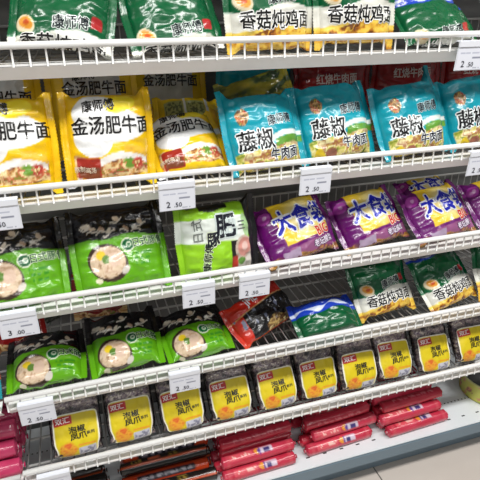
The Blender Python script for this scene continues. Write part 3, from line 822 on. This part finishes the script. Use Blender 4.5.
# ------------------------------------------------------------------ sausages
def make_sausage(L, rad, paint, seed, name='sausage'):
    root = empty(name)
    nx, na = 72, 24
    xs = np.linspace(-1, 1, nx); xs = np.sign(xs) * (1 - (1 - np.abs(xs)) ** 1.5)
    t = np.linspace(0, 2 * math.pi, na, endpoint=False)
    Xg, Tg = np.meshgrid(xs, t, indexing='ij')
    ax = np.abs(Xg)
    prof = np.where(ax < .9, 1 - .05 * ax ** 2, 0); e = np.clip((ax - .86) / .10, 0, 1)
    prof = (1 - .05 * ax ** 2) * np.sqrt(np.clip(1 - e ** 2.2, 0, 1)) + .16 * (ax > .9)
    prof = np.where(ax > .965, .14 + .22 * (ax - .965) / .035, prof)
    wr = 1 + .05 * np.sin(Tg * 7 + seed) * np.clip((ax - .55) / .35, 0, 1) + .05 * (vnoise(Xg * 6 + seed, np.sin(Tg) * 1.5 + 4, seed) - .5)
    rr = rad * prof * wr
    bend = .0008 * math.sin(seed) * (1 - Xg ** 2)
    V = np.stack([Xg * L / 2, rr * np.cos(Tg) + bend, rr * np.sin(Tg)], -1)
    A = ((Tg + .9) % (2 * math.pi) - math.pi) * rad * 100     # arc, front-upper side about 0
    i, j = np.meshgrid(np.arange(nx - 1), np.arange(na), indexing='ij'); j2 = (j + 1) % na
    Fc = np.stack([i * na + j, i * na + j2, (i + 1) * na + j2, (i + 1) * na + j], -1).reshape(-1, 4)
    for o_, sgn in ((0, 1), ((nx - 1) * na, -1)):
        pass
    c0 = np.array([[-L / 2, bend[0, 0], 0]]); c1 = np.array([[L / 2, bend[-1, 0], 0]])
    VV = np.concatenate([V.reshape(-1, 3), c0, c1])
    colr = paint(Xg * L * 50, A, seed).reshape(-1, 3)
    colr = np.concatenate([colr, colr[:1], colr[-1:]])
    n0 = nx * na
    caps = [[n0, (j + 1) % na, j, j] for j in range(na)]
    tri = np.array([[n0, (j + 1) % na, j] for j in range(na)] + [[n0 + 1, (nx - 1) * na + j, (nx - 1) * na + (j + 1) % na] for j in range(na)])
    me = make_mesh('casing', [(VV, Fc, colr), (np.zeros((0, 3)), tri - len(VV), np.zeros((0, 3)))], 'casing')
    link('casing', me, root)
    for s in (-1, 1):
        bm = bmesh.new()
        bmesh.ops.create_cone(bm, cap_ends=True, segments=10, radius1=rad * .22, radius2=rad * .22, depth=.0035)
        bmesh.ops.rotate(bm, verts=bm.verts, matrix=Matrix.Rotation(math.pi / 2, 3, 'Y'))
        bmesh.ops.translate(bm, verts=bm.verts, vec=(s * L / 2 * .966, 0, 0))
        bm_obj('metal_clip', bm, 'metal', root, True)
    return root

def ps_red(X, A, seed):
    p = Paint(X, A, (184, 42, 64))
    p.mix(.6 * vnoise(X * .5 + seed, A, seed), (206, 70, 96))
    o = (seed * 37 % 5) - 2
    p.box(-4 + o, 0, 3.2, 1.0, (214, 84, 96), rad=.3)
    p.mix(p.step(np.abs(X + 4 - o) - 2.6) * p.step(np.abs(A) - .55) * (vnoise(X * 2.3, A * 2.3, seed) > .55), (236, 186, 176))
    p.ell(.5 + o, 0, .8, .8, (226, 150, 50)).ell(1.2 + o, .1, .5, .9, (92, 60, 150))
    p.box(3 + o, .1, 1.6, .8, (206, 190, 206), rad=.1)
    p.mix(p.step(np.abs(X - 3 - o) - 1.3) * p.step(np.abs(A - .1) - .55) * (np.sin(X * 17) > .1), (60, 50, 110))
    p.mix(p.step(np.abs(np.abs(X) - 8.4) - .5), (196, 70, 84))
    return p.c
def ps_plain(X, A, seed):
    p = Paint(X, A, (180, 38, 58))
    p.mix(.7 * vnoise(X * .6 + seed, A * .8, seed), (206, 48, 70))
    p.mix(p.step(np.abs(A - .3) - .5) * p.step(np.abs(X) - 7) * .6 * (vnoise(X * 1.9, A * 2, seed + 2) > .5), (224, 130, 140))
    return p.c
def ps_dark(X, A, seed):
    p = Paint(X, A, (28, 24, 22))
    p.mix(p.step(np.abs(A - .9) - .25), (196, 80, 40))
    for k, cx in enumerate((-7, 2.2)):
        p.box(cx, -.1, 1.3, .7, (128, 106, 44), rad=.15)
        p.mix(p.step(np.abs(X - cx) - 1.0) * p.step(np.abs(A + .1) - .45) * (vnoise(X * 3, A * 3, 4) > .5), (40, 30, 16))
    p.box(-2.6, -.1, 1.4, .5, (176, 84, 56), rad=.2)
    return p.c
def ps_orange(X, A, seed):
    p = Paint(X, A, (206, 70, 34))
    p.box(0, -.4, 7.5, .75, (44, 40, 52), rad=.3)
    p.mix(p.step(np.abs(X) - 7) * p.step(np.abs(A + .4) - .4) * (vnoise(X * 2.2, A * 2, 8) > .5), (150, 140, 150))
    return p.c
def ps_pink(X, A, seed):
    p = Paint(X, A, (196, 66, 106))
    p.mix(.6 * vnoise(X * .5 + seed, A * .7, seed), (176, 44, 84))
    return p.c

RR = .0160
def heap(kindset, X, y0, layers, where, yaw, cat, group, L, rad=RR, base=DECK, color='red', jit=.012, rows=None):
    """layers: how many lie in each layer; each layer nests in the grooves of the one below"""
    rg = random.Random(int(X * 1000) + 7)
    names = ['bottom', 'second', 'third', 'fourth']
    ks = 0
    for l, (n, sh) in enumerate(layers):
        for k in range(n):
            src = kindset[ks % len(kindset)]; ks += 1
            o = copy_tree(src)
            pos = ORD[k] if n > 1 else 'only'
            lab = '%s sausage, %s from front, %s layer, %s' % (color, pos, names[l], where) if n > 1 else '%s sausage, %s layer, %s' % (color, names[l], where)
            tag(o, lab, cat, group)
            dx = rg.uniform(-jit, jit)
            o.location = (X + dx, y0 + rad + (k + sh + l * .5) * (2 * rad + .0026), base + rad * 1.03 + l * rad * 1.80)
            o.rotation_euler = (rg.uniform(-.8, .6), 0, R(yaw + rg.uniform(-.4, .4)))
reds = [make_sausage(.21, RR, ps_red, 1), make_sausage(.21, RR, ps_plain, 2), make_sausage(.21, RR, ps_red, 3), make_sausage(.21, RR, ps_plain, 4)]
darks = [make_sausage(.235, .0165, ps_dark, 5), make_sausage(.235, .0165, ps_orange, 6)]
pinks = [make_sausage(.25, .0195, ps_pink, 7), make_sausage(.25, .0195, ps_pink, 8)]
G = 'red sausages on the base deck'
heap(reds, .334, .010, [(6, 0), (5, 0), (3, .5)], 'left red heap on the deck', 2, 'sausage', G, .205)
heap(reds, .587, .026, [(6, 0), (5, 0), (4, 0)], 'middle red heap on the deck', 3, 'sausage', G, .205, jit=.02)
heap(reds, .806, .016, [(6, 0), (5, 0), (4, 0)], 'right red heap on the deck', 2, 'sausage', G, .205, jit=.012)
G = 'dark sausages on the base deck'
heap(darks, .108, .028, [(4, 0), (2, 1)], 'dark heap on the deck', 0, 'sausage', G, .235, rad=.0165, color='dark', jit=.008)
heap(darks[:1], -.16, .05, [(3, 0), (2, 0)], 'heap at the deck\'s left end', 0, 'sausage', G, .235, rad=.0165, color='black and gold', jit=.008)
G = 'fat pink sausages in the next bay'
heap(pinks, -.330, .016, [(4, 0), (3, 0), (3, 0)], 'pink heap in the next bay', 2, 'sausage', G, .25, rad=.0195, base=.345 - GAP + .0025, color='pink', jit=.004)
for p_ in reds + darks + pinks:
    for ch in list(p_.children): bpy.data.objects.remove(ch)
    bpy.data.objects.remove(p_)

# ------------------------------------------------------------------ open tub at the right of the deck
tub = empty('round_tub', 'yellow-green printed round tub, dark inside, at the right end of the deck', 'tub')
n, prof = 72, [(.078, 0), (.084, .004), (.096, .064), (.0925, .0655), (.0925, .0685), (.0895, .0685)]
inn = [(.0895, .0685), (.0875, .064), (.081, .006), (.001, .004)]
def lathe(prof, n, paint=None, flip=False):
    V, col = [], []
    for r_, z_ in prof:
        for k in range(n):
            a = 2 * math.pi * k / n; V.append((r_ * math.cos(a), r_ * math.sin(a), z_))
    V = np.array(V); Fc = np.array([[i * n + j, i * n + (j + 1) % n, (i + 1) * n + (j + 1) % n, (i + 1) * n + j] for i in range(len(prof) - 1) for j in range(n)])
    return V, Fc[:, ::-1] if flip else Fc
pr = [(.078, 0.)] + [(.084 + .006 * t, .003 + .061 * t) for t in np.linspace(0, 1, 14)] + prof[3:]
V, Fc = lathe(pr, 120)
an = np.arctan2(V[:, 1], V[:, 0]) * 9.
p = Paint(an, V[:, 2] * 100, (206, 200, 96)); p.mix(.7 * fbm(an * .4, V[:, 2] * 40, 3), (170, 184, 70)); p.mix((fbm(an * .7, V[:, 2] * 60, 9) > .62) * 1., (206, 140, 110))
p.mix(p.step(np.abs(p.Y - 3.1) - .6) * (np.sin(an * 1.1) > -.1) * (vnoise(an * 2.2, p.Y * 2, 5) > .4), (150, 110, 84)); p.above(6.2, (190, 190, 130))
link('printed_wall', make_mesh('printed_wall', [(V, Fc, p.c)], 'paper'), tub)
V, Fc = lathe(inn, 72)
link('dark_inside', make_mesh('dark_inside', [(V, Fc, None)], 'dark'), tub)
tub.location = (1.124, .098, DECK + .0005)

# ------------------------------------------------------------------ price tags
def make_tag(price):
    root = empty('hanging_price_tag')
    bm = bmesh.new()
    box_bm(bm, (-.0335, -.0012, -.056), (.0335, .0012, -.012), .0008)
    box_bm(bm, (-.0335, -.003, -.0125), (.0335, .0012, 0), .0012)
    box_bm(bm, (-.0335, .0008, -.003), (.0335, .010, -.0008), .0005)
    bm_obj('plastic_holder', bm, 'holder', root)
    X, Y = np.meshgrid(np.linspace(-3.15, 3.15, 70), np.linspace(-5.45, -1.5, 46), indexing='ij')
    p = Paint(X, Y, (226, 229, 238))
    p.mix(p.step(np.abs(Y + 2.3) - .13) * (vnoise(X * 3.5, Y * 0 + 1, 2) > .3) * p.step(np.abs(X + .4) - 2.2), (184, 188, 204))
    p.mix(p.step(np.abs(Y + 3.2) - .16) * p.step(np.abs(X - 1.3) - 1.0), (138, 142, 158))
    p.mix(p.step(np.abs(Y + 5.1) - .09) * (vnoise(X * 4, Y * 0 + 3, 6) > .45) * p.step(np.abs(X - 1.6) - .9), (160, 164, 178))
    V = np.stack([X / 100, np.full_like(X, -.0016), Y / 100], -1)
    n = 46; i, j = np.meshgrid(np.arange(69), np.arange(45), indexing='ij')
    Fc = np.stack([i * n + j, (i + 1) * n + j, (i + 1) * n + j + 1, i * n + j + 1], -1).reshape(-1, 4)
    f_ = lambda a, c, o: np.stack([a / 100, np.full_like(a, -.0016 - o), c / 100], -1)
    a, b_ = price
    L = lettering([(a, -1.7, -4.25, 1.2, 0, (40, 42, 56), None, .01), ('.' + b_, .05, -4.4, .9, 0, (46, 48, 62), None, .01)], f_, .0002)
    Vb = V.copy(); Vb[..., 1] += .0003
    c_ = p.c.reshape(-1, 3)
    link('paper_slip', make_mesh('paper_slip', [(V.reshape(-1, 3), Fc, c_), (Vb.reshape(-1, 3), Fc[:, ::-1], c_)] + L, 'paper', smooth=False), root)
    return root
t250 = make_tag(('2', '50')); t300 = make_tag(('3', '00'))
used = set()
def price_tag(X, shelf, proto, label, roll=0, dz=0.):
    o = proto if id(proto) not in used else copy_tree(proto)
    used.add(id(proto))
    tag(o, label, 'price tag', 'price tags on the shelf rods')
    o.location = (X, -.0098, RAIL[shelf] - .011 + dz)
    o.rotation_euler = (R(4), R(roll), 0)
price_tag(.157, 1, t250, '2.50 price tag on the second shelf rod under the tipped yellow bag')
price_tag(.432, 1, t250, '2.50 price tag on the second shelf rod under the teal bags')
price_tag(.825, 1, t250, 'price tag on the second shelf rod at the right picture edge')
price_tag(-.142, 1, t250, 'price tag on the second shelf rod at the left picture edge')
price_tag(.189, 2, t250, '2.50 price tag on the third shelf rod under the white and lime bag')
price_tag(.307, 2, t250, '2.50 price tag on the third shelf rod just left of the purple bags')
price_tag(-.148, 2, t300, '3.00 price tag at the left end of the third shelf rod')
price_tag(-.149, 3, t250, '2.50 price tag at the left end of the fourth shelf rod')
price_tag(.150, 3, t250, 'price tag on the fourth shelf rod in front of the black topped green bags')
price_tag(.750, 0, t250, 'price tag on the topmost shelf rod at the right picture edge')
price_tag(-.145, 4, t250, 'price tag on the lowest rod, cut by the bottom picture edge')

# ------------------------------------------------------------------ light
def area(name, loc, size, sy, power, rot=(0, 0, 0), col=(1, 1, 1)):
    l = bpy.data.lights.new(name, 'AREA'); l.shape = 'RECTANGLE'; l.size = size; l.size_y = sy; l.energy = power; l.color = col
    o = bpy.data.objects.new(name, l); C.objects.link(o); o.location = loc; o.rotation_euler = rot
    return o
for x in (-1.1, .4, 1.9):
    area('ceiling_or_fill_lamp', (x, -1.0, 2.75), 1.2, .25, 30, (R(18), 0, 0), (1, .985, .96))
    area('ceiling_or_fill_lamp', (x, -3.0, 2.75), 1.2, .25, 12, (0, 0, 0), (1, .985, .96))  # second row, added as fill to brighten the down-facing price strips
w = bpy.data.worlds.new('store'); bpy.context.scene.world = w; w.use_nodes = True
w.node_tree.nodes['Background'].inputs[0].default_value = (.93, .97, 1, 1)
w.node_tree.nodes['Background'].inputs[1].default_value = .2
vs = bpy.context.scene.view_settings
vs.view_transform = 'Standard'; vs.look = 'None'; vs.gamma = 1; vs.use_curve_mapping = False; vs.exposure = .06
